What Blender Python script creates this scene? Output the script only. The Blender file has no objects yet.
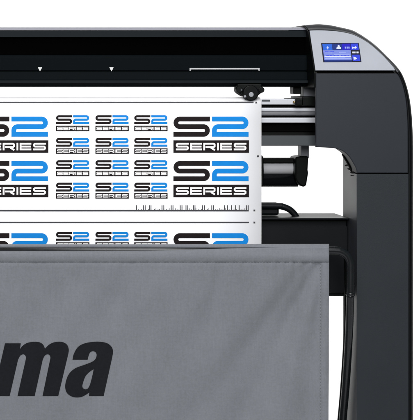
import bpy, bmesh, math, random
from mathutils import Vector, Matrix
random.seed(7)
S = bpy.context.scene
C = S.collection
PX = 0.002                     # metres per photograph pixel on the plane Y = 0
VPX, VPY = -60.0, 80.0         # where the optical axis meets the picture
D = 4.0
H = 1.204                      # world height of picture row 0 on the plane Y = 0
CAMX, CAMZ = VPX * PX, H - VPY * PX
FAR_L = -360                   # the machine runs on to the left of the frame

def at(px, py, Y=0.0):
    f = (D + Y) / D
    return Vector((CAMX + (px - VPX) * PX * f, Y, CAMZ - (py - VPY) * PX * f))

# ------------------------------------------------------------------ materials
def mat(name, col, rough=0.5, metal=0.0, spec=0.5, bump=0.0, bscale=400.0, var=0.0, vscale=6.0,
        rvar=0.0, coat=0.0, stretch=None):
    m = bpy.data.materials.new(name); m.use_nodes = True
    nt = m.node_tree; N = nt.nodes; L = nt.links
    b = N['Principled BSDF']
    b.inputs['Base Color'].default_value = (*col, 1)
    b.inputs['Roughness'].default_value = rough
    b.inputs['Metallic'].default_value = metal
    b.inputs['Specular IOR Level'].default_value = spec
    b.inputs['Coat Weight'].default_value = coat
    tc = N.new('ShaderNodeTexCoord'); mp = N.new('ShaderNodeMapping')
    L.new(tc.outputs['Object'], mp.inputs['Vector'])
    if stretch: mp.inputs['Scale'].default_value = stretch
    if var or rvar:
        n = N.new('ShaderNodeTexNoise'); n.inputs['Scale'].default_value = vscale; n.inputs['Detail'].default_value = 6
        L.new(mp.outputs['Vector'], n.inputs['Vector'])
        if var:
            r = N.new('ShaderNodeMapRange'); r.inputs['From Min'].default_value = 0.3; r.inputs['From Max'].default_value = 0.7
            r.inputs['To Min'].default_value = 1 - var; r.inputs['To Max'].default_value = 1 + var
            L.new(n.outputs['Fac'], r.inputs['Value'])
            mx = N.new('ShaderNodeVectorMath'); mx.operation = 'SCALE'; mx.inputs[0].default_value = col
            L.new(r.outputs['Result'], mx.inputs['Scale']); L.new(mx.outputs['Vector'], b.inputs['Base Color'])
        if rvar:
            r2 = N.new('ShaderNodeMapRange'); r2.inputs['From Min'].default_value = 0.3; r2.inputs['From Max'].default_value = 0.7
            r2.inputs['To Min'].default_value = max(0.02, rough - rvar); r2.inputs['To Max'].default_value = rough + rvar
            L.new(n.outputs['Fac'], r2.inputs['Value']); L.new(r2.outputs['Result'], b.inputs['Roughness'])
    if bump:
        n2 = N.new('ShaderNodeTexNoise'); n2.inputs['Scale'].default_value = bscale; n2.inputs['Detail'].default_value = 3
        L.new(mp.outputs['Vector'], n2.inputs['Vector'])
        bp = N.new('ShaderNodeBump'); bp.inputs['Strength'].default_value = bump; bp.inputs['Distance'].default_value = 0.001
        L.new(n2.outputs['Fac'], bp.inputs['Height']); L.new(bp.outputs['Normal'], b.inputs['Normal'])
    return m

def glow(name, col, s=1.0):
    m = bpy.data.materials.new(name); m.use_nodes = True
    b = m.node_tree.nodes['Principled BSDF']
    b.inputs['Base Color'].default_value = (0.01, 0.01, 0.02, 1); b.inputs['Roughness'].default_value = 0.25
    b.inputs['Emission Color'].default_value = (*col, 1); b.inputs['Emission Strength'].default_value = s
    return m

def fabric(name, col):
    m = bpy.data.materials.new(name); m.use_nodes = True
    nt = m.node_tree; N = nt.nodes; L = nt.links; b = N['Principled BSDF']
    b.inputs['Roughness'].default_value = 0.75; b.inputs['Specular IOR Level'].default_value = 0.25
    b.inputs['Sheen Weight'].default_value = 0.15
    tc = N.new('ShaderNodeTexCoord')
    def noise(scale, st, det=4):
        mp = N.new('ShaderNodeMapping'); mp.inputs['Scale'].default_value = st
        L.new(tc.outputs['Object'], mp.inputs['Vector'])
        n = N.new('ShaderNodeTexNoise'); n.inputs['Scale'].default_value = scale; n.inputs['Detail'].default_value = det
        L.new(mp.outputs['Vector'], n.inputs['Vector']); return n.outputs['Fac']
    def add(a, b_, w):
        x = N.new('ShaderNodeMath'); x.operation = 'MULTIPLY_ADD'; x.inputs[1].default_value = w
        L.new(a, x.inputs[0])
        if isinstance(b_, float): x.inputs[2].default_value = b_
        else: L.new(b_, x.inputs[2])
        return x.outputs[0]
    v = add(noise(70, (6, 1, .6), 5), 0.0, 0.20)         # warp threads
    v = add(noise(70, (.6, 1, 6), 5), v, 0.12)           # weft threads
    v = add(noise(260, (1, 1, 1), 3), v, 0.28)           # melange grain
    v = add(noise(11, (1, 1, 1), 5), v, 0.24)            # handling marks
    v = add(v, 0.58, 1.0)
    sc = N.new('ShaderNodeVectorMath'); sc.operation = 'SCALE'; sc.inputs[0].default_value = col
    L.new(v, sc.inputs['Scale']); L.new(sc.outputs['Vector'], b.inputs['Base Color'])
    bp = N.new('ShaderNodeBump'); bp.inputs['Strength'].default_value = 0.35; bp.inputs['Distance'].default_value = 0.001
    hh = add(noise(900, (1, 1, 1), 2), 0.0, 1.0)
    L.new(hh, bp.inputs['Height']); L.new(bp.outputs['Normal'], b.inputs['Normal'])
    return m

M = {
 'cover':  mat('charcoal cover plastic', (.0140, .0170, .0228), .5, spec=.30, bump=.10, bscale=900, var=.05, vscale=5, rvar=.04),
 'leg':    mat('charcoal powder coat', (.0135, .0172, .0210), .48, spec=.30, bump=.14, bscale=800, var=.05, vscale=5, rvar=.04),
 'leg_reflect': mat('powder coat lightened by reflection', (.028, .031, .037), .38, spec=.46, bump=.10, bscale=800, var=.05, vscale=5, rvar=.04),  # leg coat with the backdrop's reflection lightened into its base colour
 'trim':   mat('black edge trim', (.0018, .0022, .0026), .45, spec=.12, var=.05),
 'shell':  mat('trim highlight tone', (.046, .049, .054), .42, bump=.08, bscale=900, var=.05),  # edge trim tone with the top highlight put into the colour
 'trim_lit': mat('trim lightened on top', (.027, .029, .032), .44, spec=.4, bump=.08, bscale=900, var=.05),  # edge trim made lighter to show overhead light on its top rim
 'silver': mat('silver lacquer', (.33, .35, .39), .45, bump=.05, bscale=900, var=.03, vscale=20),
 'lip':    mat('beam edge highlight', (.20, .20, .24), .4, var=.03),  # highlight colour for the beam's top bevel
 'black':  mat('black plastic', (.0015, .0018, .002), .42, spec=.10, bump=.05, bscale=700, rvar=.05, vscale=30),
 'beam':   mat('black lacquered beam', (.0016, .0030, .0037), .5, spec=.025, var=.06, vscale=3, stretch=(.3, 1, 4), rvar=.05),
 'strip':  mat('dark top strip', (.006, .0085, .010), .5, spec=.04, var=.05),
 'window': mat('smoked window', (.0002, .0002, .0002), .5, spec=.006),
 'void':   mat('dark groove', (.001, .001, .001), .8, spec=.05),
 'bar':    mat('crossbar coat', (.0030, .0042, .0050), .40, spec=.14, bump=.08, bscale=800, var=.06, vscale=4, rvar=.05),
 'steel':  mat('brushed steel', (.62, .63, .66), .36, metal=.8, var=.06, vscale=12, stretch=(.2, 6, 40), rvar=.05),
 'rod':    mat('satin rod', (.92, .93, .95), .30, metal=.1, var=.05, vscale=10, stretch=(.2, 6, 30)),
 'alu':    mat('matt aluminium', (.47, .48, .51), .5, metal=.55, var=.05, vscale=10, stretch=(.2, 6, 30)),
 'tube':   mat('black lacquered tube', (.006, .0075, .0085), .28, spec=.4, rvar=.04, vscale=40),
 'grey':   mat('grey plate', (.03, .035, .039), .45, var=.06),
 'midgrey':mat('grey bracket', (.25, .26, .28), .5, var=.05),
 'mark':   mat('pale mark', (.42, .42, .43), .5, var=.10, vscale=60),
 'white':  mat('white mark', (.6, .6, .6), .5),
 'vinyl':  mat('white vinyl', (.92, .92, .94), .42, bump=.02, bscale=60, var=.012, vscale=5),
 'ink':    mat('black ink', (.007, .003, .0035), .6, spec=.15, var=.08, vscale=120),
 'line':   mat('grey ink', (.035, .035, .040), .55, spec=.3),
 'blue':   mat('blue ink', (.003, .205, .60), .55, spec=.12, var=.03, vscale=90),
 'print':  mat('white print', (.82, .80, .80), .5),
 'cloth':  fabric('grey basket cloth', (.155, .164, .180)),
 'thread': mat('pale thread', (.22, .23, .25), .8),
 'letter': mat('flocked lettering', (.009, .0096, .0115), .85, spec=.12, bump=.25, bscale=900, var=.12, vscale=200),
 'brass':  mat('brass tip', (.45, .33, .18), .35, metal=1.0),
 'bg':     mat('white paper sweep', (.86, .86, .86), .9, spec=.1, var=.004, vscale=2),
 's_peri': glow('screen field', (.21, .28, .78)), 's_pale': glow('screen rows', (.40, .48, .92)),
 's_blue': glow('screen header', (.015, .13, .72)), 's_navy': glow('screen dark', (.006, .03, .22)),
 's_deep': glow('screen deep', (.010, .004, .55)), 's_white': glow('screen icon', (.80, .84, 1.0)),
 's_viol': glow('screen violet', (.03, .06, .76)), 's_off': glow('screen black', (.002, .002, .008)),
}

# ------------------------------------------------------------------ helpers
class MB:
    """collects shapes, build() links them as one mesh object"""
    def __init__(s): s.bm = bmesh.new(); s.mats = []
    def mi(s, m):
        if m not in s.mats: s.mats.append(m)
        return s.mats.index(m)
    def face(s, pts, m):
        f = s.bm.faces.new([s.bm.verts.new(p) for p in pts]); f.material_index = s.mi(m); return f
    def merge(s, bm2, m, smooth=False):
        i = s.mi(m); vm = {}
        for v in bm2.verts: vm[v] = s.bm.verts.new(v.co)
        for f in bm2.faces:
            try: g = s.bm.faces.new([vm[v] for v in f.verts])
            except ValueError: continue
            g.material_index = i; g.smooth = smooth or f.smooth
        bm2.free()
    def prism(s, pts, dvec, m, bevel=0.0, seg=2):
        """polygon of 3-D points pushed along dvec"""
        b = bmesh.new(); n = len(pts); d = Vector(dvec)
        A = [b.verts.new(p) for p in pts]; B = [b.verts.new(Vector(p) + d) for p in pts]
        b.faces.new(A); b.faces.new(B[::-1])
        for i in range(n): b.faces.new([A[i], B[i], B[(i+1) % n], A[(i+1) % n]])
        bmesh.ops.recalc_face_normals(b, faces=b.faces)
        if bevel:
            es = [e for e in b.edges if len(e.link_faces) == 2 and e.calc_face_angle(0) > .45]
            bmesh.ops.bevel(b, geom=es, offset=bevel, segments=seg, affect='EDGES', profile=.5, clamp_overlap=True)
            for f in b.faces: f.smooth = False
        s.merge(b, m)
    def box(s, px0, py0, px1, py1, Y0, Y1, m, bevel=0.0):
        """a box whose front face has these photo pixels at depth Y0"""
        s.prism([at(px0, py0, Y0), at(px1, py0, Y0), at(px1, py1, Y0), at(px0, py1, Y0)], (0, Y1 - Y0, 0), m, bevel)
    def slab(s, pts, Y0, Y1, m, bevel=0.0):
        """an outline measured on the front plane, kept square to it and set back to Y0"""
        s.prism([at(x, y, 0) + Vector((0, Y0, 0)) for x, y in pts], (0, Y1 - Y0, 0), m, bevel)
    def poly(s, pts, Y0, Y1, m, bevel=0.0):
        s.prism([at(x, y, Y0) for x, y in pts], (0, Y1 - Y0, 0), m, bevel)
    def profile(s, yz, x0, x1, m, bevel=0.0):
        s.prism([(x0, y, z) for y, z in yz], (x1 - x0, 0, 0), m, bevel)
    def cyl(s, c, axis, r, length, m, n=32, bevel=0.0, r2=None):
        b = bmesh.new()
        bmesh.ops.create_cone(b, cap_ends=True, segments=n, radius1=r, radius2=r if r2 is None else r2, depth=length)
        if bevel:
            es = [e for e in b.edges if e.calc_face_angle(0) > .8]
            bmesh.ops.bevel(b, geom=es, offset=bevel, segments=3, affect='EDGES', profile=.5)
        q = Vector((0, 0, 1)).rotation_difference(Vector(axis)); 
        bmesh.ops.transform(b, matrix=Matrix.Translation(Vector(c)) @ q.to_matrix().to_4x4(), verts=b.verts)
        for f in b.faces: f.smooth = len(f.verts) == 4
        s.merge(b, m)
    def tube(s, path, r, m, n=20, caps=True):
        P = [Vector(p) for p in path]; rings = []
        rr = r if isinstance(r, list) else [r] * len(P)
        up = None
        for i, p in enumerate(P):
            t = (P[min(i+1, len(P)-1)] - P[max(i-1, 0)]).normalized()
            if up is None: up = t.orthogonal().normalized()
            up = (up - t * up.dot(t)).normalized(); w = t.cross(up)
            rings.append([s.bm.verts.new(p + (up * math.cos(a) + w * math.sin(a)) * rr[i]) for a in [2*math.pi*k/n for k in range(n)]])
        i_ = s.mi(m)
        for a, b in zip(rings, rings[1:]):
            for k in range(n):
                f = s.bm.faces.new([a[k], a[(k+1) % n], b[(k+1) % n], b[k]]); f.material_index = i_; f.smooth = True
        if caps:
            for ring in (rings[0][::-1], rings[-1]):
                f = s.bm.faces.new(ring); f.material_index = i_
    def build(s, name, parent=None):
        bmesh.ops.recalc_face_normals(s.bm, faces=s.bm.faces)
        me = bpy.data.meshes.new(name); s.bm.to_mesh(me); s.bm.free()
        for m in s.mats: me.materials.append(M[m])
        o = bpy.data.objects.new(name, me); C.objects.link(o)
        if parent:
            o.parent = parent
            o.matrix_parent_inverse = parent.matrix_world.inverted() if parent.type != 'EMPTY' else Matrix.Translation(-parent.location)
        return o

def empty(name, loc, label, cat):
    o = bpy.data.objects.new(name, None); C.objects.link(o); o.location = loc; o.empty_display_size = .05
    o['label'] = label; o['category'] = cat
    return o

def spline(pts, n=8, closed=False):
    """Catmull-Rom through pts; a third element 1 marks a corner"""
    out = []; L = len(pts)
    rng = range(L if closed else L - 1)
    for i in rng:
        p1, p2 = pts[i], pts[(i+1) % L]
        p0 = pts[(i-1) % L] if (closed or i > 0) else p1
        p3 = pts[(i+2) % L] if (closed or i + 2 < L) else p2
        c1 = len(p1) > 2; c2 = len(p2) > 2
        if c1: p0 = p1
        if c2: p3 = p2
        if c1 and c2:
            out.append((p1[0], p1[1])); continue
        for k in range(n):
            t = k / n; q = []
            for d in (0, 1):
                a, b, c, e = p0[d], p1[d], p2[d], p3[d]
                q.append(.5*((2*b)+(-a+c)*t+(2*a-5*b+4*c-e)*t*t+(-a+3*b-3*c+e)*t**3))
            out.append(tuple(q))
    if not closed: out.append((pts[-1][0], pts[-1][1]))
    return out

def ribbon(path, w):
    """centre line -> closed outline of constant width, mitred"""
    L_, R_ = [], []; n = len(path)
    for i in range(n):
        a = Vector(path[max(i-1, 0)]); b = Vector(path[i]); c = Vector(path[min(i+1, n-1)])
        d1 = (b - a).normalized() if i > 0 else (c - b).normalized()
        d2 = (c - b).normalized() if i < n - 1 else d1
        n1 = Vector((-d1.y, d1.x)); n2 = Vector((-d2.y, d2.x)); nn = (n1 + n2)
        nn = nn / max(nn.length_squared, 1e-9) * 2
        if nn.length > 1.5: nn = nn.normalized() * 1.414
        L_.append(b + nn * w / 2); R_.append(b - nn * w / 2)
    return L_, R_

def arc(cx, cy, r, a0, a1, n=10):
    return [(cx + r * math.cos(math.radians(a0 + (a1-a0)*k/n)), cy + r * math.sin(math.radians(a0 + (a1-a0)*k/n))) for k in range(n+1)]

# ------------------------------------------------------------------ setting: white paper sweep
mb = MB()
prof = [(-.7, 0)] + [(1.6 + .5*math.sin(a) , .5 - .5*math.cos(a)) for a in [math.pi/2*k/14 for k in range(15)]] + [(2.1, 5.0)]
rows = [[mb.bm.verts.new((x, y, z)) for x in (-6, 7)] for y, z in prof]
for a, b in zip(rows, rows[1:]):
    f = mb.bm.faces.new([a[0], a[1], b[1], b[0]]); f.smooth = True
mb.mi('bg')
o = mb.build('backdrop'); o['kind'] = 'structure'
o['label'] = 'plain white studio paper sweep behind and under the cutter'

# ------------------------------------------------------------------ the cutter
XL = at(FAR_L, 0).x
cut = empty('vinyl_cutter', (0.70, 0.07, 0), 'black wide-format vinyl cutter on a stand with silver control panel and small blue screen', 'plotter')

# ---- long front beam
def zpy(py, Y): return at(0, py, Y).z
Yb = .085
XR = at(318, 0, .085).x
def strip_profile(pts): return [(y, zpy(py, y)) for py, y in pts]
mb = MB()
mb.profile(strip_profile([(30.2, Yb+.012), (37.2, Yb+.006), (37.3, Yb+.03), (55, Yb+.03), (55, Yb+.004), (57, Yb+.001), (70.6, Yb), (70.7, Yb+.004), (72.0, Yb+.004),
   (72.1, Yb-.001), (79.6, Yb-.004), (80.4, Yb-.009), (82.8, Yb-.010), (83.4, Yb-.006), (86.6, Yb+.004), (87, Yb+.16), (30.2, Yb+.17)]), XL, XR, 'beam', .0008)
beam = mb.build('beam', cut)
mb = MB()
mb.profile(strip_profile([(27.2, Yb+.035), (27.5, Yb+.020), (28.4, Yb+.0135), (30.05, Yb+.0112), (30.05, Yb+.16), (27.2, Yb+.16)]), XL, at(307, 0, .1).x, 'lip')
mb.build('top_lip_highlight', beam)  # pale strip paints the light caught along the beam's rounded top edge
mb = MB()
mb.profile(strip_profile([(31.0, Yb+.0110), (37.0, Yb+.0058), (37.0, Yb+.0095), (31.0, Yb+.0125)]), XL, at(307, 0, .09).x, 'strip')
mb.build('top_strip', beam)
mb = MB(); mb.profile(strip_profile([(37.6, Yb+.020), (54.7, Yb+.020), (54.7, Yb+.028), (37.6, Yb+.028)]), XL, at(309, 0, .1).x, 'window')
mb.build('window', beam)
mb = MB(); mb.profile(strip_profile([(80.4, Yb-.0105), (82.8, Yb-.0115), (82.8, Yb-.008), (80.4, Yb-.008)]), XL, at(312, 0, .08).x, 'strip')
mb.build('bottom_lip', beam)
for x in (40, 111.5):
    mb = MB(); mb.poly([(x-2.1, 67.3), (x+2.1, 67.3), (x+1.0, 69.6), (x, 71.3), (x-1.0, 69.6)], Yb-.0012, Yb+.003, 'white')
    mb.build('position_arrow', beam)
mb = MB(); mb.poly([(189.6, 68.0), (259.6, 68.0), (259.6, 70.8), (258.7, 70.8), (258.0, 69.4), (191.2, 69.4), (190.5, 70.8), (189.6, 70.8)], Yb-.0012, Yb+.003, 'mark')
mb.build('bracket_mark', beam)

# ---- side cover, its tilted top and the edge trim
TS = .0016
def tilt(py): return max(0.0, (72 - py) * TS)
OUT = [(304.5,25.2),(318,24.2),(330,25.2),(340,27.2),(351.4,29.9),(359,33.6),(368.6,39.8),(378,47.4),(389,58.2),(400,70.7),(405.7,83),(409.3,97),(411.4,112),(412.6,130),(413,150),(413,173)]
INN = [(309.6,30.8),(319,30.6),(330,31.0),(340,32.0),(350.6,34.2),(358,37.2),(367.4,42.6),(376.6,50),(387.2,60.4),(397.0,72.4),(402.7,84.3),(406.2,100),(407.5,115),(408.1,130),(408.2,150),(408.2,173)]
OUTs, INNs = spline(OUT, 6), spline(INN, 6)

def front_plate(pts, Y0, Y1, m, bevel): 
    q = MB(); q.poly(pts, Y0, Y1, m, bevel); return q
low = [p for p in INNs if p[1] > 74.5]
outline = [(316, 73.4), (397.2, 73.4)] + low + [(357, 173)] + spline([(357, 172.9), (355.6, 167.5), (350.3, 158.3), (346.5, 154), (343, 151.2)], 5)[1:] + spline([(342.5, 150.8), (336, 148.6), (329, 147.8), (316, 147.2)], 5)
cover = front_plate(outline, 0, .012, 'cover', .0016).build('side_cover', cut)
# the arch of the shell, deeper than its face
mb = MB()
ar = spline([(357, 172.8), (355.6, 167.5), (350.3, 158.3), (346.5, 154), (343, 151.2)], 5) + [(341, 150.0), (341, 145), (352, 145), (366, 160), (366, 172.8)]
mb.slab(ar, .0105, .049, 'cover')
mb.build('cover_arch', cover)
# body behind the plate
mb = MB()
core = [(330, 74.5), (395, 74.5)] + [(x-.6, y) for x, y in low] + [(357.8, 172.9), (357.8, 149.6), (330, 146.5)]
mb.slab(core, .0485, .139, 'cover')
mb.build('cover_body', cover)
# dark joint between the shell's arch and the leg
mb = MB()
arch = spline([(357, 172.4), (355.6, 167.5), (350.3, 158.3), (347.6, 155.1)], 6)
mb.slab([(x - .85*min(1, k/6 + .15)*min(1, (len(arch)-1-k)/5), y + .7*min(1, (len(arch)-1-k)/5)) for k, (x, y) in enumerate(arch)] + [(x+2.2, y-1.6) for x, y in arch[::-1]], .0485, .060, 'void')
mb.build('joint', cover)
# edge trim: from the inner line round to the outer line, then straight back
mb = MB(); ti = mb.mi('trim'); tk = mb.mi('trim_lit')
rings = []
inn3 = [at(x, y, tilt(y) + .0015) for x, y in INNs] + [at(408.2, 470, .0015), at(408.2, 640, .0015)]
mid3 = []; out3 = []
for (xi, yi), (xo, yo) in zip(INNs + [(408.2, 470), (408.2, 640)], OUTs + [(413, 470), (413, 640)]):
    t = tilt(yi)
    k = .018 if yi < 60 else .010
    mid3.append(at(xi*.42 + xo*.58, yi*.42 + yo*.58, t + k * .35))
    out3.append(at(xo, yo, t + k))
back3 = [Vector((p.x, .30 if p.z > at(0, 174).z else .139, p.z)) for p in out3]
inb3 = [Vector((p.x, p.y + .012, p.z)) for p in inn3]
rings = [[mb.bm.verts.new(p) for p in r] for r in (inb3, inn3, mid3, out3, back3)]
for a, b in zip(rings, rings[1:]):
    for i in range(len(a) - 1):
        f = mb.bm.faces.new([a[i], a[i+1], b[i+1], b[i]]); f.smooth = a is not rings[0] and b is not rings[-1]
        f.material_index = tk if INNs[min(i, len(INNs)-1)][1] < 71 else ti  # up-facing rim painted lighter as if lit from above, side kept black
mb.build('edge_trim', cut)
# black cheek that closes the cover towards the beam
mb = MB(); xr = at(316, 0).x
mb.profile([(tilt(31)+.004, zpy(31, tilt(31)+.004)), (.0035, zpy(72.6, 0)), (.004, zpy(87.5, 0)), (.12, zpy(87.5, .12)), (.30, zpy(87, .3)), (.30, zpy(28, .3)), (.13, zpy(26.2, .13)), (.10, zpy(26.5, .10))],
           xr - .003, xr + .004, 'black', .0012)
mb.build('end_cheek', cut)
# black gap under the silver panel
mb = MB(); mb.poly([(314, 66), (389, 66), (396.0, 75), (314, 75)], .0125, .03, 'void'); mb.build('shadow_gap', cut)

# ---- silver control panel (leans back) with screen
def tp(px, py, off=0.0): return at(px, py, tilt(py) + off)
nrm = Vector((0, -1, TS/PX)).normalized()
def tilted(mbx, pts, m, th, lift, bevel=0.0):
    P = [at(x, y, tilt(y)) + nrm * lift for x, y in pts]
    mbx.prism(P, nrm * -th, m, bevel)
pts = [(309.6, 31.0)] + [p for p in INNs if p[1] < 69.6] [1:] + [(395.0, 70.3), (315.4, 70.3)]
pts = [p for i, p in enumerate(pts) if i == 0 or (Vector(p) - Vector(pts[i-1])).length > .4]
mb = MB(); tilted(mb, pts, 'silver', .0028, .0012, .0007)
panel = mb.build('control_panel', cut)
mb = MB()
tilted(mb, [(320.9, 43.6), (358.6, 43.4), (361.4, 62.5), (323.2, 62.8)], 's_off', .003, .0018, .0003)
L1, L2, L3 = .0021, .0023, .0025
tilted(mb, [(322.2, 44.6), (331.5, 44.5), (332.3, 50.6), (323, 50.7)], 's_blue', .0005, L1)
tilted(mb, [(331.5, 44.5), (341.6, 44.4), (342.3, 50.5), (332.3, 50.6)], 's_navy', .0005, L1)
tilted(mb, [(341.6, 44.4), (350.0, 44.3), (350.7, 50.4), (342.3, 50.5)], 's_deep', .0005, L1)
tilted(mb, [(350.4, 44.3), (357.8, 44.2), (358.6, 50.3), (351.1, 50.4)], 's_viol', .0005, L1)
tilted(mb, [(323, 50.9), (350.4, 50.7), (351.6, 60.3), (324.2, 60.5)], 's_peri', .0005, L1)
tilted(mb, [(324.2, 60.7), (351.6, 60.5), (351.8, 62), (324.4, 62.2)], 's_navy', .0005, L1)
tilted(mb, [(351.9, 55.4), (359.3, 55.3), (360.1, 61.5), (352.7, 61.6)], 's_viol', .0005, L1)
# icons and rows on the screen
tilted(mb, [(336.3, 49.6), (336.5, 48), (337.4, 47.5), (337.6, 46), (338.5, 45.5), (339.2, 46), (339.6, 47.5), (340.6, 48), (340.9, 49.5)], 's_white', .0004, L2)
tilted(mb, [(326.4, 48.2), (328.8, 48.2), (328.8, 48.9), (326.4, 48.9)], 's_white', .0004, L2)
tilted(mb, [(327.3, 47.1), (327.9, 47.1), (327.9, 50.0), (327.3, 50.0)], 's_white', .0004, L3)
for x in (344.6, 346.4, 348.2):
    tilted(mb, [(x, 47.4), (x+1.1, 47.4), (x+1.2, 49.2), (x+.1, 49.2)], 's_pale', .0004, L2)
tilted(mb, [(351.8, 47.2), (353.6, 48.0), (355.6, 47.0), (356.6, 48.1), (355.6, 49.3), (353.6, 48.9), (352, 49.5)], 's_white', .0004, L2)
for x, w in ((352.2, 1.5), (354.0, 1.2), (355.5, .9), (356.8, 1.6)):
    tilted(mb, [(x, 52.3), (x+w, 52.3), (x+w, 53.9), (x, 53.9)], 's_white', .0004, L2)
tilted(mb, [(353.2, 57.4), (355.2, 57.9), (356.9, 59.0), (355.6, 60.1), (353.6, 60.4)], 's_white', .0004, L2)
tilted(mb, [(339, 52.6), (346, 52.5), (346, 53.2), (339, 53.3)], 's_pale', .0004, L2)
tilted(mb, [(334, 54.6), (349.4, 54.5), (349.5, 55.2), (334, 55.3)], 's_pale', .0004, L2)
tilted(mb, [(324.4, 56.9), (350.6, 56.7), (350.7, 57.4), (324.5, 57.6)], 's_white', .0004, L2)
tilted(mb, [(324.6, 58.9), (350.9, 58.7), (351, 59.4), (324.7, 59.6)], 's_pale', .0004, L2)
for k, (y, a, b) in enumerate(((51.7, 325, 333), (53.4, 325.4, 331), (55.9, 326, 338), (58.2, 326.4, 345), (56.0, 341, 347.5))):
    x = a
    while x < b:
        w_ = .5 + .9*random.random()
        tilted(mb, [(x, y), (x+w_, y), (x+w_, y+.55), (x, y+.55)], 's_pale' if k % 2 else 's_viol', .0004, L2); x += w_ + .35
scr = mb.build('screen', panel); scr['label'] = 'small lit blue touch screen'

# ---- right leg of the stand
mb = MB()
mb.poly([(357, 174.0), (408.4, 174.0), (408.4, 672), (357, 672)], .0004, .0025, 'leg')
leg = mb.build('leg', cut)
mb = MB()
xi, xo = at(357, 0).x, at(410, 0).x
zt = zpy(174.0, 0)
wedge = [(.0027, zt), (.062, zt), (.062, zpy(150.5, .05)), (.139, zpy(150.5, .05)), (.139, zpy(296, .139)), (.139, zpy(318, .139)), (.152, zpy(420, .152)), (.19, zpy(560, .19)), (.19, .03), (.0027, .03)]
mb.profile(wedge, xi, xo, 'leg_reflect', .0012)
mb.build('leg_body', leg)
mb = MB(); mb.box(356.0, 642, 414, 660, -.22, .42, 'black', .006); mb.build('foot', leg)
mb = MB(); mb.poly([(358, 172.6), (408, 172.6), (408, 174.6), (358, 174.6)], .004, .02, 'void'); mb.build('seam', cut)
# slotted vent on the inner face of the leg
mb = MB()
def inner(px, py, out=.0009):
    X = xi - out
    Y = D * ((X - CAMX) / ((px - VPX) * PX) - 1)
    return Vector((X, Y, CAMZ - (py - VPY) * PX * (D + Y) / D))
for q in ([(344.4, 165.2), (346.6, 164.4), (348.0, 165.4), (345.8, 166.3)],
          [(346.6, 168.6), (350.0, 167.8), (352.0, 169.0), (349.2, 170.1)],
          [(349.6, 172.2), (352.8, 171.4), (354.0, 172.6), (351.6, 173.5)],
          [(350.4, 175.2), (353.2, 174.8), (353.4, 175.5), (350.6, 176.0)]):
    mb.prism([inner(*p) for p in q], (.0018, 0, 0), 'void')
mb.build('vent', leg)

# ---- crossbar of the stand
mb = MB()
z1 = zpy(218.0, .075)
prof = [(.075, z1), (.075, z1-.0035), (.100, z1-.005), (.100, zpy(226.5, .10)), (.086, zpy(226.5, .086)), (.086, zpy(292.6, .086)), (.096, zpy(292.8, .096)), (.096, zpy(296, .096)), (.22, zpy(296, .096)), (.22, z1)]
mb.profile(prof, XL, xi - .0006, 'bar', .0010)
mb.build('crossbar', cut)

# ---- platen, rails and drive drum across the machine
def rail(name, py0, py1, Y0, Y1, m, px1=322, bev=.0008, parent=cut):
    q = MB(); q.prism([at(FAR_L, py0, Y0), at(px1, py0, Y0), at(px1, py1, Y0), at(FAR_L, py1, Y0)], (0, Y1-Y0, 0), m, bev)
    return q.build(name, parent)
pl = rail('platen', 99.0, 104.6, .070, .13, 'alu', 296)
q = MB(); q.box(262, 99.6, 270, 101.4, .0685, .072, 'grey'); q.build('ruler_plate', pl)
q = MB(); q.cyl(at(294.5, 102.2, .066), (1, 0, 0), .0022, .006, 'brass', 16); q.build('sensor', pl)
q = MB(); q.box(295.5, 98.6, 303, 105.6, .060, .2, 'black', .002); q.box(302, 96.5, 318, 106, .066, .2, 'black', .002); q.build('platen_end', pl)
rail('back_plate', 104.7, 136.5, .098, .22, 'black')
rail('drum_rail', 107.6, 111.6, .075, .11, 'alu', bev=.002)
q = MB(); q.cyl(((at(318, 0, .08).x + XL)/2, .080, zpy(113.5, .080)), (1, 0, 0), PX*2.0, at(318, 0, .08).x - XL - .01, 'alu', 24); 
o = q.build('shaft', cut)
rail('guide_rail', 117.6, 123.0, .074, .11, 'alu', bev=.0015)
rail('lower_plate', 135.6, 145.8, .062, .20, 'grey', 318)
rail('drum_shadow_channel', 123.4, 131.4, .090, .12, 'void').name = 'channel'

# hanging parts under the beam's end
q = MB(); q.box(293.3, 86.6, 301.2, 94.0, .12, .16, 'black', .0015); q.build('stop_block', cut)
q = MB(); q.box(303.6, 86.6, 317, 98.5, .13, .17, 'midgrey', .0015); q.build('post', cut)

# ---- pinch roller
mb = MB(); Yp = .058
mb.poly([(237.5, 84), (262, 84), (262.3, 92), (259.5, 94.6), (256, 96.8), (244.5, 96.8), (240, 94.2), (237.0, 91.5)], Yp+.006, Yp+.05, 'black', .002)
for x, y, r in ((238.9, 89.6, 3.3), (260.9, 89.8, 3.0)):
    mb.cyl(at(x, y, Yp+.012), (0, 1, 0), r*PX, .018, 'black', 24, .001)
pin = mb.build('pinch_roller', cut)
mb = MB(); mb.cyl(at(250.3, 93.0, Yp+.004), (0, 1, 0), 8.0*PX, .016, 'black', 40, .002); mb.build('wheel', pin)
mb = MB(); mb.cyl(at(251.2, 94.6, Yp-.004), (0, 1, 0), 2.5*PX, .004, 'midgrey', 24, .0012); mb.build('screw_or_glint', pin)
mb = MB(); mb.cyl(at(245.0, 96.4, Yp-.004), (0, 1, 0), 1.2*PX, .003, 'midgrey', 16, .0006); mb.build('screw_or_glint', pin)  # grey disc painting a small highlight on the roller, no fastener
mb = MB(); mb.cyl(at(241.5, 90.0, Yp+.002), (0, 1, 0), 1.0*PX, .003, 'grey', 16, .0006); mb.build('screw_or_glint', pin)

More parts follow.
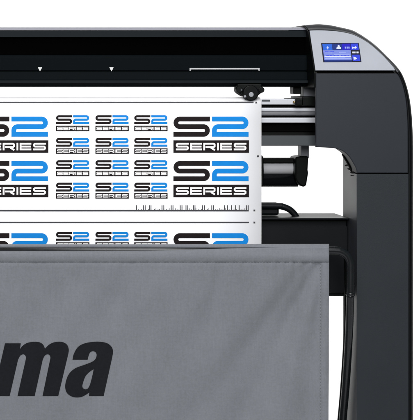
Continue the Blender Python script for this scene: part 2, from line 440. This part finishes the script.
# ---- support rods for the media roll behind the sheet
Yr = .16
xa, xb = at(FAR_L + 60, 0, Yr).x, at(297, 0, Yr).x
mb = MB(); mb.cyl(((xa+xb)/2, Yr, zpy(168.2, Yr)), (1, 0, 0), 6.4*PX, xb-xa, 'rod', 48); roll = mb.build('support_roller', cut)
mb = MB(); mb.cyl(((xa+xb)/2, Yr-.004, zpy(180.4, Yr)), (1, 0, 0), 6.7*PX, xb-xa, 'tube', 48); mb.build('support_roller', cut)
mb = MB(); mb.box(FAR_L + 60, 158.2, 297, 163.4, Yr-.012, Yr+.02, 'black', .002); mb.build('roller_guard', cut)
mb = MB(); mb.poly([(258, 155.4), (262.4, 155.4), (263.6, 158), (263.9, 172), (263.4, 186.4), (258, 187.2)], Yr-.03, Yr+.03, 'black', .0015); mb.build('flange', roll)
mb = MB()
mb.poly([(295.4, 157.2), (300.5, 156.2), (308.6, 156.0), (307.9, 170), (308.4, 173), (306.4, 185.5), (303.6, 187.2), (299.8, 185.2), (296.6, 181.8), (295.2, 178)], Yr-.034, Yr+.03, 'black', .003)
hub = mb.build('roller_hub', cut)
mb = MB(); mb.box(301.2, 145.4, 309, 158.5, Yr-.02, Yr+.02, 'midgrey', .001); mb.build('bracket', hub)

# ---- elbow pipe and clamp on the crossbar
mb = MB(); Ye = .13
path = [at(x, y, Ye) for x, y in spline([(180, 206.2), (272, 206.2), (282, 206.6), (289, 209.2), (294, 213.6), (298, 219.4)], 8)]
mb.tube(path, 3.3*PX, 'bar'); pipe = mb.build('elbow_pipe', cut)
mb = MB(); mb.box(150, 202.8, 279.2, 215.2, Ye+.002, Ye+.04, 'bar', .004); mb.build('clamp', pipe)

# ------------------------------------------------------------------ the printed vinyl sheet
Ys = .056
sheet_prof = [(.235, 97.6), (.16, 97.4), (.11, 97.4), (.085, 97.6)]
XE = at(261.4, 0, Ys).x
mb = MB(); vi = mb.mi('vinyl')
zt = zpy(97.5, .085)
prof = [(.24, zt - .06), (.24, zt - .016), (.232, zt - .007), (.22, zt - .0042), (.14, zt - .0022), (.105, zt - .0008), (.085, zt)]
R = .085 - Ys
prof += [(.085 - R*math.sin(a), zt - R*.45*(1 - math.cos(a))) for a in [math.pi/2*k/8 for k in range(1, 9)]]
prof += [(Ys, zpy(py, Ys)) for py in (120, 150, 180, 210, 225)] + [(Ys+.0003, zpy(240, Ys)), (Ys+.002, zpy(256, Ys)), (Ys+.006, zpy(300, Ys))]
rows = [[mb.bm.verts.new((x, y, z)) for x in [XL + (XE - XL)*k/12 for k in range(13)]] for y, z in prof]
for a, b in zip(rows, rows[1:]):
    for k in range(12):
        f = mb.bm.faces.new([a[k], a[k+1], b[k+1], b[k]]); f.smooth = True
sheet = mb.build('printed_sheet')
sheet['label'] = 'white vinyl sheet printed with rows of black and blue S2 SERIES decals'
sheet['category'] = 'vinyl sheet'
sm = sheet.modifiers.new('thickness', 'SOLIDIFY'); sm.thickness = .0004; sm.offset = 1

PO = .0009                                     # prints sit just proud of the sheet
def flat(mbx, pts, m, lift=PO):
    P = [at(x, y, Ys - lift) for x, y in pts]
    mbx.prism(P, (0, .0002, 0), m)
def flat_ribbon(mbx, path, w, m, ox, oy, s, lift=PO):
    A, B = ribbon(path, w)
    i = mbx.mi(m)
    a = [mbx.bm.verts.new(at(ox + p.x*s, oy + p.y*s, Ys - lift)) for p in A]
    b = [mbx.bm.verts.new(at(ox + p.x*s, oy + p.y*s, Ys - lift)) for p in B]
    for k in range(len(a) - 1):
        f = mbx.bm.faces.new([a[k], a[k+1], b[k+1], b[k]]); f.material_index = i

W = 4.75
S_PATH = [(36.6, 2.4)] + arc(6.3, 6.2, 3.8, -90, -270, 14) + [(30.0, 10.0)] + arc(30.2, 13.85, 3.85, -90, 90, 14) + [(0, 17.7)]
Z_PATH = [(38.6, 2.4)] + arc(68.9, 6.2, 3.8, -90, 90, 14) + arc(44.6, 13.6, 3.6, -90, -180, 6) + [(41.0, 17.7), (75.2, 17.7)]
def letter_paths():
    def sx(x, w): return [[(x+w, .9), (x+1.8, .9), (x+.9, 1.6), (x+.9, 3.0), (x+1.8, 3.75), (x+w-1.8, 3.75), (x+w-.9, 4.5), (x+w-.9, 5.9), (x+w-1.8, 6.6), (x, 6.6)]]
    def e(x, w): return [[(x+w, .9), (x+.9, .9), (x+.9, 6.6), (x+w, 6.6)], [(x+1.6, 3.75), (x+w-.4, 3.75)]]
    def rr(x, w): return [[(x+.9, 7.5), (x+.9, .9), (x+w-1.8, .9), (x+w-.9, 1.6), (x+w-.9, 3.5), (x+w-1.8, 4.3), (x+2.2, 4.3)], [(x+w-4.6, 4.9), (x+w-.6, 7.3)]]
    def ii(x, w): return [[(x+.8, 0), (x+.8, 7.5)]]
    out = []
    for fn, x, w in ((sx, 2.5, 12.8), (e, 16.7, 11.8), (rr, 29.9, 12.2), (ii, 43.8, 1.6), (e, 46.9, 11.6), (sx, 60.4, 12.6)): out += fn(x, w)
    return out
def logo(ox, oy, s, name):
    mb = MB()
    flat_ribbon(mb, S_PATH, W, 'ink', ox, oy, s)
    flat_ribbon(mb, Z_PATH, W, 'blue', ox, oy, s)
    flat(mb, [(ox + x*s, oy + y*s) for x, y in ((0, 23.7), (75.6, 23.7), (75.6, 36.2), (0, 36.2))], 'ink')
    for k, p in enumerate(letter_paths()):
        flat_ribbon(mb, p, 1.75, 'print', ox, oy + 26.2*s, s, PO + .0002 + .00004*k)
    return mb.build(name, sheet)
for oy in (116.6, 161.0, 233.2):
    for ox in (173.4, -27.2):
        logo(ox, oy, 1.0, 'large_decal')
    
for oy in (115.2, 137.8, 160.2, 182.6, 231.8):
    for ox in (56.0, 95.4, 134.2):
        logo(ox, oy, .442, 'small_decal')

def rule(y, x0, x1, h=1.3):
    mb = MB(); flat(mb, [(x0, y-h/2), (x1, y-h/2), (x1, y+h/2), (x0, y+h/2)], 'line'); return mb.build('printed_rule', sheet)
rule(102.2, FAR_L + 6, 253.6, 1.25)
rule(210.6, FAR_L + 6, 248.8, 1.5); rule(222.4, FAR_L + 6, 249, 1.3)
for x, y in ((256.3, 102.5), (258, 156.2), (254.4, 210.4), (254.4, 222.5)):
    mb = MB(); flat(mb, [(x-.9, y-.85), (x+.9, y-.85), (x+.9, y+.85), (x-.9, y+.85)], 'line'); mb.build('registration_mark', sheet)
mb = MB()
ticks = [136.5, 143.6, 145.2, 149.4, 151.0, 162.0, 163.8, 171.2, 173.0, 180.2, 182.0, 186.0, 187.8, 193.4, 195.0, 202.6, 204.4, 211.8, 213.6, 224.4, 227.6, 231.6, 235.4, 239.2, 246.4, 248.2]
for i, x in enumerate(ticks):
    flat(mb, [(x-.42, 205.2), (x+.42, 205.2), (x+.45, 209.8), (x-.45, 209.8)], 'line')
x = 136.5; i = 0
while x < 248:
    h = 208.9 if i % 3 else 208.3
    if min(abs(x-t) for t in ticks) > .95: flat(mb, [(x-.3, h), (x+.3, h), (x+.3, 209.8), (x-.3, 209.8)], 'line')
    x += 1.3 + 1.6*random.random(); i += 1
mb.build('printed_barcode', sheet)

# ------------------------------------------------------------------ the cloth basket
bas = empty('media_basket', (.30, -.02, .25), 'grey cloth catch basket hung on a bent black tube, with large dark letters', 'basket')
Yf = -.035
mb = MB(); ci = mb.mi('cloth')
def fold(px, py):
    if py < 262: return 0.0
    t = min(1.0, (py - 262) / 35.0)
    d = 0.0
    # soft diagonal pulls from the right corner and from the top seam
    for (x0, y0, x1, y1, w, a) in ((317, 262, 232, 430, 15, .0085), (306, 262, 168, 470, 17, .005), (322, 262, 306, 420, 6, .0022),
                                   (222, 262, 190, 400, 12, .0026), (130, 262, 60, 480, 24, .0024), (40, 262, 20, 480, 30, .002), (300, 330, 270, 480, 11, -.003)):
        u = (py - y0) / (y1 - y0)
        if u < 0: continue
        cx = x0 + (x1 - x0) * u; ww = w * (.35 + 1.0 * min(u*1.4, 1))
        g = math.exp(-((px - cx) / ww) ** 2)
        d += 1.5 * a * g * min(1, u * 3 + .25) * (1.15 - .4*u)
    # puckers under the seam
    q = math.exp(-((py - 262) / 16.0))
    d += q * (.0016 * math.sin(px * .62 + 1.3 * math.sin(px * .11)) * (.35 + .65 * math.exp(-((px - 306) / 26.0) ** 2)))
    d += .0018 * math.sin(px * .033 - py * .031 + 1.0) * t + .0009 * math.sin(px * .11 + py * .09) * t
    d += .0012 * math.sin(px * .075 + py * .02) * t + .0007 * math.sin(px * .19 - py * .05) * t
    return d
cols = [FAR_L + (329.0 - FAR_L) * k / 520 for k in range(521)]
rowp = [(244.6, .016), (244.7, .009), (245.3, .004), (246.3, .0025), (247.0, .004), (247.5, .0075)]
front = [(250.9, .0055), (251.4, .0015), (252.6, -.0015), (254.5, -.003), (257, -.0034), (260, -.0024), (261.6, -.0008), (262.3, .0004), (263, -.0002)]
front += [(263 + 3.5*k, 0.0) for k in range(1, 64)]
def row(py0, dy0):
    r = []
    for x in cols:
        c = max(0.0, min(1.0, (x - 120) / 200.0)); c = c*c*(3 - 2*c)
        py, dy = py0, dy0
        if (py0, dy0) in (rowp[-1], rowp[-2]): py, dy = py0 + (247.3 - .3*(py0 < 247.2) - py0)*c, dy0 + (-.0012 - dy0)*c
        elif 250 < py0 < 252: py, dy = py0 + (247.5 + .9*(py0 > 251) - py0)*c, dy0 + (-.0014 - dy0)*c
        sag = .5 * math.sin((x + 40) * .012) * .35
        r.append(mb.bm.verts.new(at(x - (.6 * max(0, (py - 262)) / 160 if x > 328 else 0), py + (sag if py < 262 else sag*max(0, 1-(py-262)/60)), Yf + dy + fold(x, py))))
    return r
R1 = [row(*p) for p in rowp]; R2 = [row(*p) for p in front]
# bottom: curves back and up to the rear
py_end = front[-1][0]
for k in range(1, 9):
    a = math.pi * k / 8
    R2.append([mb.bm.verts.new(v.co + Vector((0, .16 - .16*math.cos(a), -.10*math.sin(a)))) for v in R2[len(front)-1]])
for RR in (R1, R2):
    for a, b in zip(RR, RR[1:]):
        for k in range(len(cols) - 1):
            f = mb.bm.faces.new([a[k], a[k+1], b[k+1], b[k]]); f.smooth = True
# short rear link so the top roll belongs to the same cloth
top, fr0 = R1[-1], R2[0]
inr = [mb.bm.verts.new((v.co + w.co) / 2 + Vector((0, .006, 0))) for v, w in zip(top, fr0)]
for a, b in ((top, inr), (inr, fr0)):
    for k in range(len(cols) - 1):
        f = mb.bm.faces.new([a[k], a[k+1], b[k+1], b[k]]); f.smooth = True
cloth = mb.build('cloth', bas)
sm = cloth.modifiers.new('thickness', 'SOLIDIFY'); sm.thickness = .0011; sm.offset = 1

# stitching and hem
def on_cloth(px, py, off): return at(px, py, Yf + fold(px, py) - off)
mb = MB()
x = 2.0
while x < 327.5:
    mb.tube([on_cloth(x, 262.0, .0012), on_cloth(x + 1.1, 261.95, .0020), on_cloth(x + 2.3, 262.0, .0012)], .00042, 'thread', 6); x += 3.0
mb.build('top_stitching', cloth)
mb = MB()
y = 262.5
while y < 460:
    mb.tube([on_cloth(320.3, y, .0016), on_cloth(320.3, y+1.2, .0024), on_cloth(320.2, y+2.3, .0016)], .00042, 'thread', 6); y += 3.1
mb.build('hem_stitching', cloth)
mb = MB(); hi = mb.mi('cloth')
ys = [262.6 + 3*k for k in range(66)]
A = [[mb.bm.verts.new(on_cloth(x - .6*(yy-262)/160*((x-320.6)/8.4), yy, o_)) for x, o_ in ((320.8, .0011), (321.2, .0024), (325, .0027), (328.4, .0024), (329.1, .0010))] for yy in ys]
for a, b in zip(A, A[1:]):
    for k in range(4):
        f = mb.bm.faces.new([a[k], a[k+1], b[k+1], b[k]]); f.smooth = True
mb.build('side_hem', cloth)

# lettering, printed on the cloth and following its folds
def lettering(outer, hole=None):
    cu = bpy.data.curves.new('tmp', 'CURVE'); cu.dimensions = '2D'; cu.fill_mode = 'BOTH'
    for poly in [outer] + ([hole] if hole else []):
        pts = spline(poly, 8, True)
        sp = cu.splines.new('POLY'); sp.points.add(len(pts) - 1); sp.use_cyclic_u = True
        for p, q in zip(sp.points, pts): p.co = (q[0], -q[1], 0, 1)
    ob = bpy.data.objects.new('tmp', cu); C.objects.link(ob)
    dg = bpy.context.evaluated_depsgraph_get(); dg.update()
    me = bpy.data.meshes.new_from_object(ob.evaluated_get(dg))
    bm = bmesh.new(); bm.from_mesh(me)
    bmesh.ops.remove_doubles(bm, verts=bm.verts, dist=.001)
    # cut by a grid so that the print can follow the folds
    for k in range(-10, 120, 5):
        bmesh.ops.bisect_plane(bm, geom=bm.verts[:]+bm.edges[:]+bm.faces[:], plane_co=(k, 0, 0), plane_no=(1, 0, 0))
    for k in range(338, 402, 5):
        bmesh.ops.bisect_plane(bm, geom=bm.verts[:]+bm.edges[:]+bm.faces[:], plane_co=(0, -k, 0), plane_no=(0, 1, 0))
    for v in bm.verts: v.co = on_cloth(v.co.x, -v.co.y, .0017)
    q = MB(); q.merge(bm, 'letter')
    C.objects.unlink(ob); bpy.data.objects.remove(ob); bpy.data.meshes.remove(me)
    return q.build('letter', cloth)
K = 1
lettering([(5, 343.3, K), (20.8, 343.3, K), (20.0, 349, K), (22.8, 345.6), (27, 343), (33.3, 341.8), (39.2, 342.2), (43, 344.5), (45, 348.6, K),
   (48.6, 345), (52.8, 342.7), (58.3, 341.7), (63.6, 342.4), (67.4, 345.2), (68.8, 349.6), (68.3, 354, K), (58.3, 396, K), (42.5, 396, K),
   (50, 360, K), (50.4, 357.4), (49.5, 355.1), (47.5, 354.3), (44.8, 355.6), (42.8, 359.5, K), (34.7, 396, K), (17.5, 396, K),
   (25.5, 360.5, K), (25.9, 357.4), (25, 355.1), (23, 354.3), (20.2, 355.8), (18, 360, K), (9.7, 396, K), (-7.2, 396, K)])
lettering([(72.5, 359.7, K), (73.7, 354.2), (77.5, 347.5), (83.3, 343.8), (91.7, 342), (100, 341.7), (107.3, 343.3), (111.7, 347), (113, 351.7), (112.2, 357.5, K),
   (103.7, 396, K), (89.0, 396, K), (89.3, 392.4, K), (85, 395.3), (80, 397.2), (73.3, 397), (67.6, 393.7), (65.3, 388.3), (65.8, 381.7), (68.8, 374.2), (75, 368.4), (85, 364.6), (92.2, 361.7), (95.5, 358.8),
   (96.6, 355.2), (95.8, 352.5), (93.3, 351.2), (90.4, 352.2), (88.8, 355.3), (87.6, 359.7, K)],
   [(93.7, 369.2, K), (89.2, 372.2), (85.3, 376.7), (82.7, 384), (82.6, 387.3), (84.7, 389.2), (87.5, 388.7), (89.5, 385.6), (91.3, 380)])

# bent tube frame
Yt = Yf + .010
mb = MB()
path = [(FAR_L, 250.3), (200, 250.4)] + spline([(300, 250.5), (334, 250.6), (341, 251.6), (346.4, 255.0), (349.6, 260.5), (350.6, 268), (350.5, 294)], 8)
mb.tube([at(x, y, Yt) for x, y in path], 3.9*PX, 'tube', 24)
fr_ = mb.build('tube_frame', bas)
mb = MB()
mb.tube([at(350.5, 292.4, Yt), at(350.5, 292.9, Yt), at(350.4, 295.2, Yt), at(350.4, 295.7, Yt)], [4.0*PX, 4.6*PX, 4.6*PX, 4.0*PX], 'tube', 24)
mb.build('collar', fr_)
mb = MB()
p = spline([(350.3, 294), (349.2, 330), (346.2, 380), (342.8, 420), (336, 500)], 8)
mb.tube([at(x, y, Yt + (y - 294) * .0007) for x, y in p], 3.9*PX, 'tube', 24)
mb.build('strut', fr_)
mb = MB()
p = spline([(346.6, 252), (346.9, 296), (346.6, 330), (343.6, 380), (340.2, 420), (332, 500)], 8)
mb.tube([at(x, y, Yt + .03 + max(0, y - 294) * .0007) for x, y in p], 2.9*PX, 'black', 20)
mb.build('rear_strut', fr_)

# ------------------------------------------------------------------ lamps
def area(name, loc, target, size, watts, col=(1, 1, 1), sy=None):
    l = bpy.data.lights.new(name, 'AREA'); l.energy = watts; l.size = size; l.color = col
    if sy: l.shape = 'RECTANGLE'; l.size_y = sy
    o = bpy.data.objects.new(name, l); C.objects.link(o); o.location = loc
    o.rotation_euler = (Vector(target) - Vector(loc)).to_track_quat('-Z', 'Y').to_euler()
    return o
area('softbox_overhead', (0.1, -1.7, 3.2), (.35, 0, .8), 1.8, 72, (1, .99, .98), 1.2)
area('softbox_front', (.15, -3.7, 2.1), (.4, 0, .75), 1.7, 112, (.97, .985, 1))
area('backdrop_lamp', (2.3, 1.25, .55), (1.9, 2.1, .5), .9, 17)
area('backdrop_lamp', (.5, 1.62, 2.0), (.5, 2.1, 1.75), 3.0, 20, sy=.3)

w = bpy.data.worlds.new('World'); S.world = w; w.use_nodes = True
w.node_tree.nodes['Background'].inputs['Color'].default_value = (.95, .97, 1, 1)
w.node_tree.nodes['Background'].inputs['Strength'].default_value = .12

cam = bpy.data.cameras.new('camera'); co = bpy.data.objects.new('camera', cam); C.objects.link(co)
co.location = (CAMX, -D, CAMZ); co.rotation_euler = (math.radians(90), 0, 0)
cam.sensor_width = 36; cam.lens = 36 * D / (420 * PX)
cam.shift_x = (210 - VPX) / 420; cam.shift_y = -(210 - VPY) / 420
cam.clip_end = 50
S.camera = co
S.view_settings.view_transform = 'Standard'; S.view_settings.look = 'None'
S.view_settings.exposure = 0; S.view_settings.gamma = 1
S.cycles.max_bounces = 8
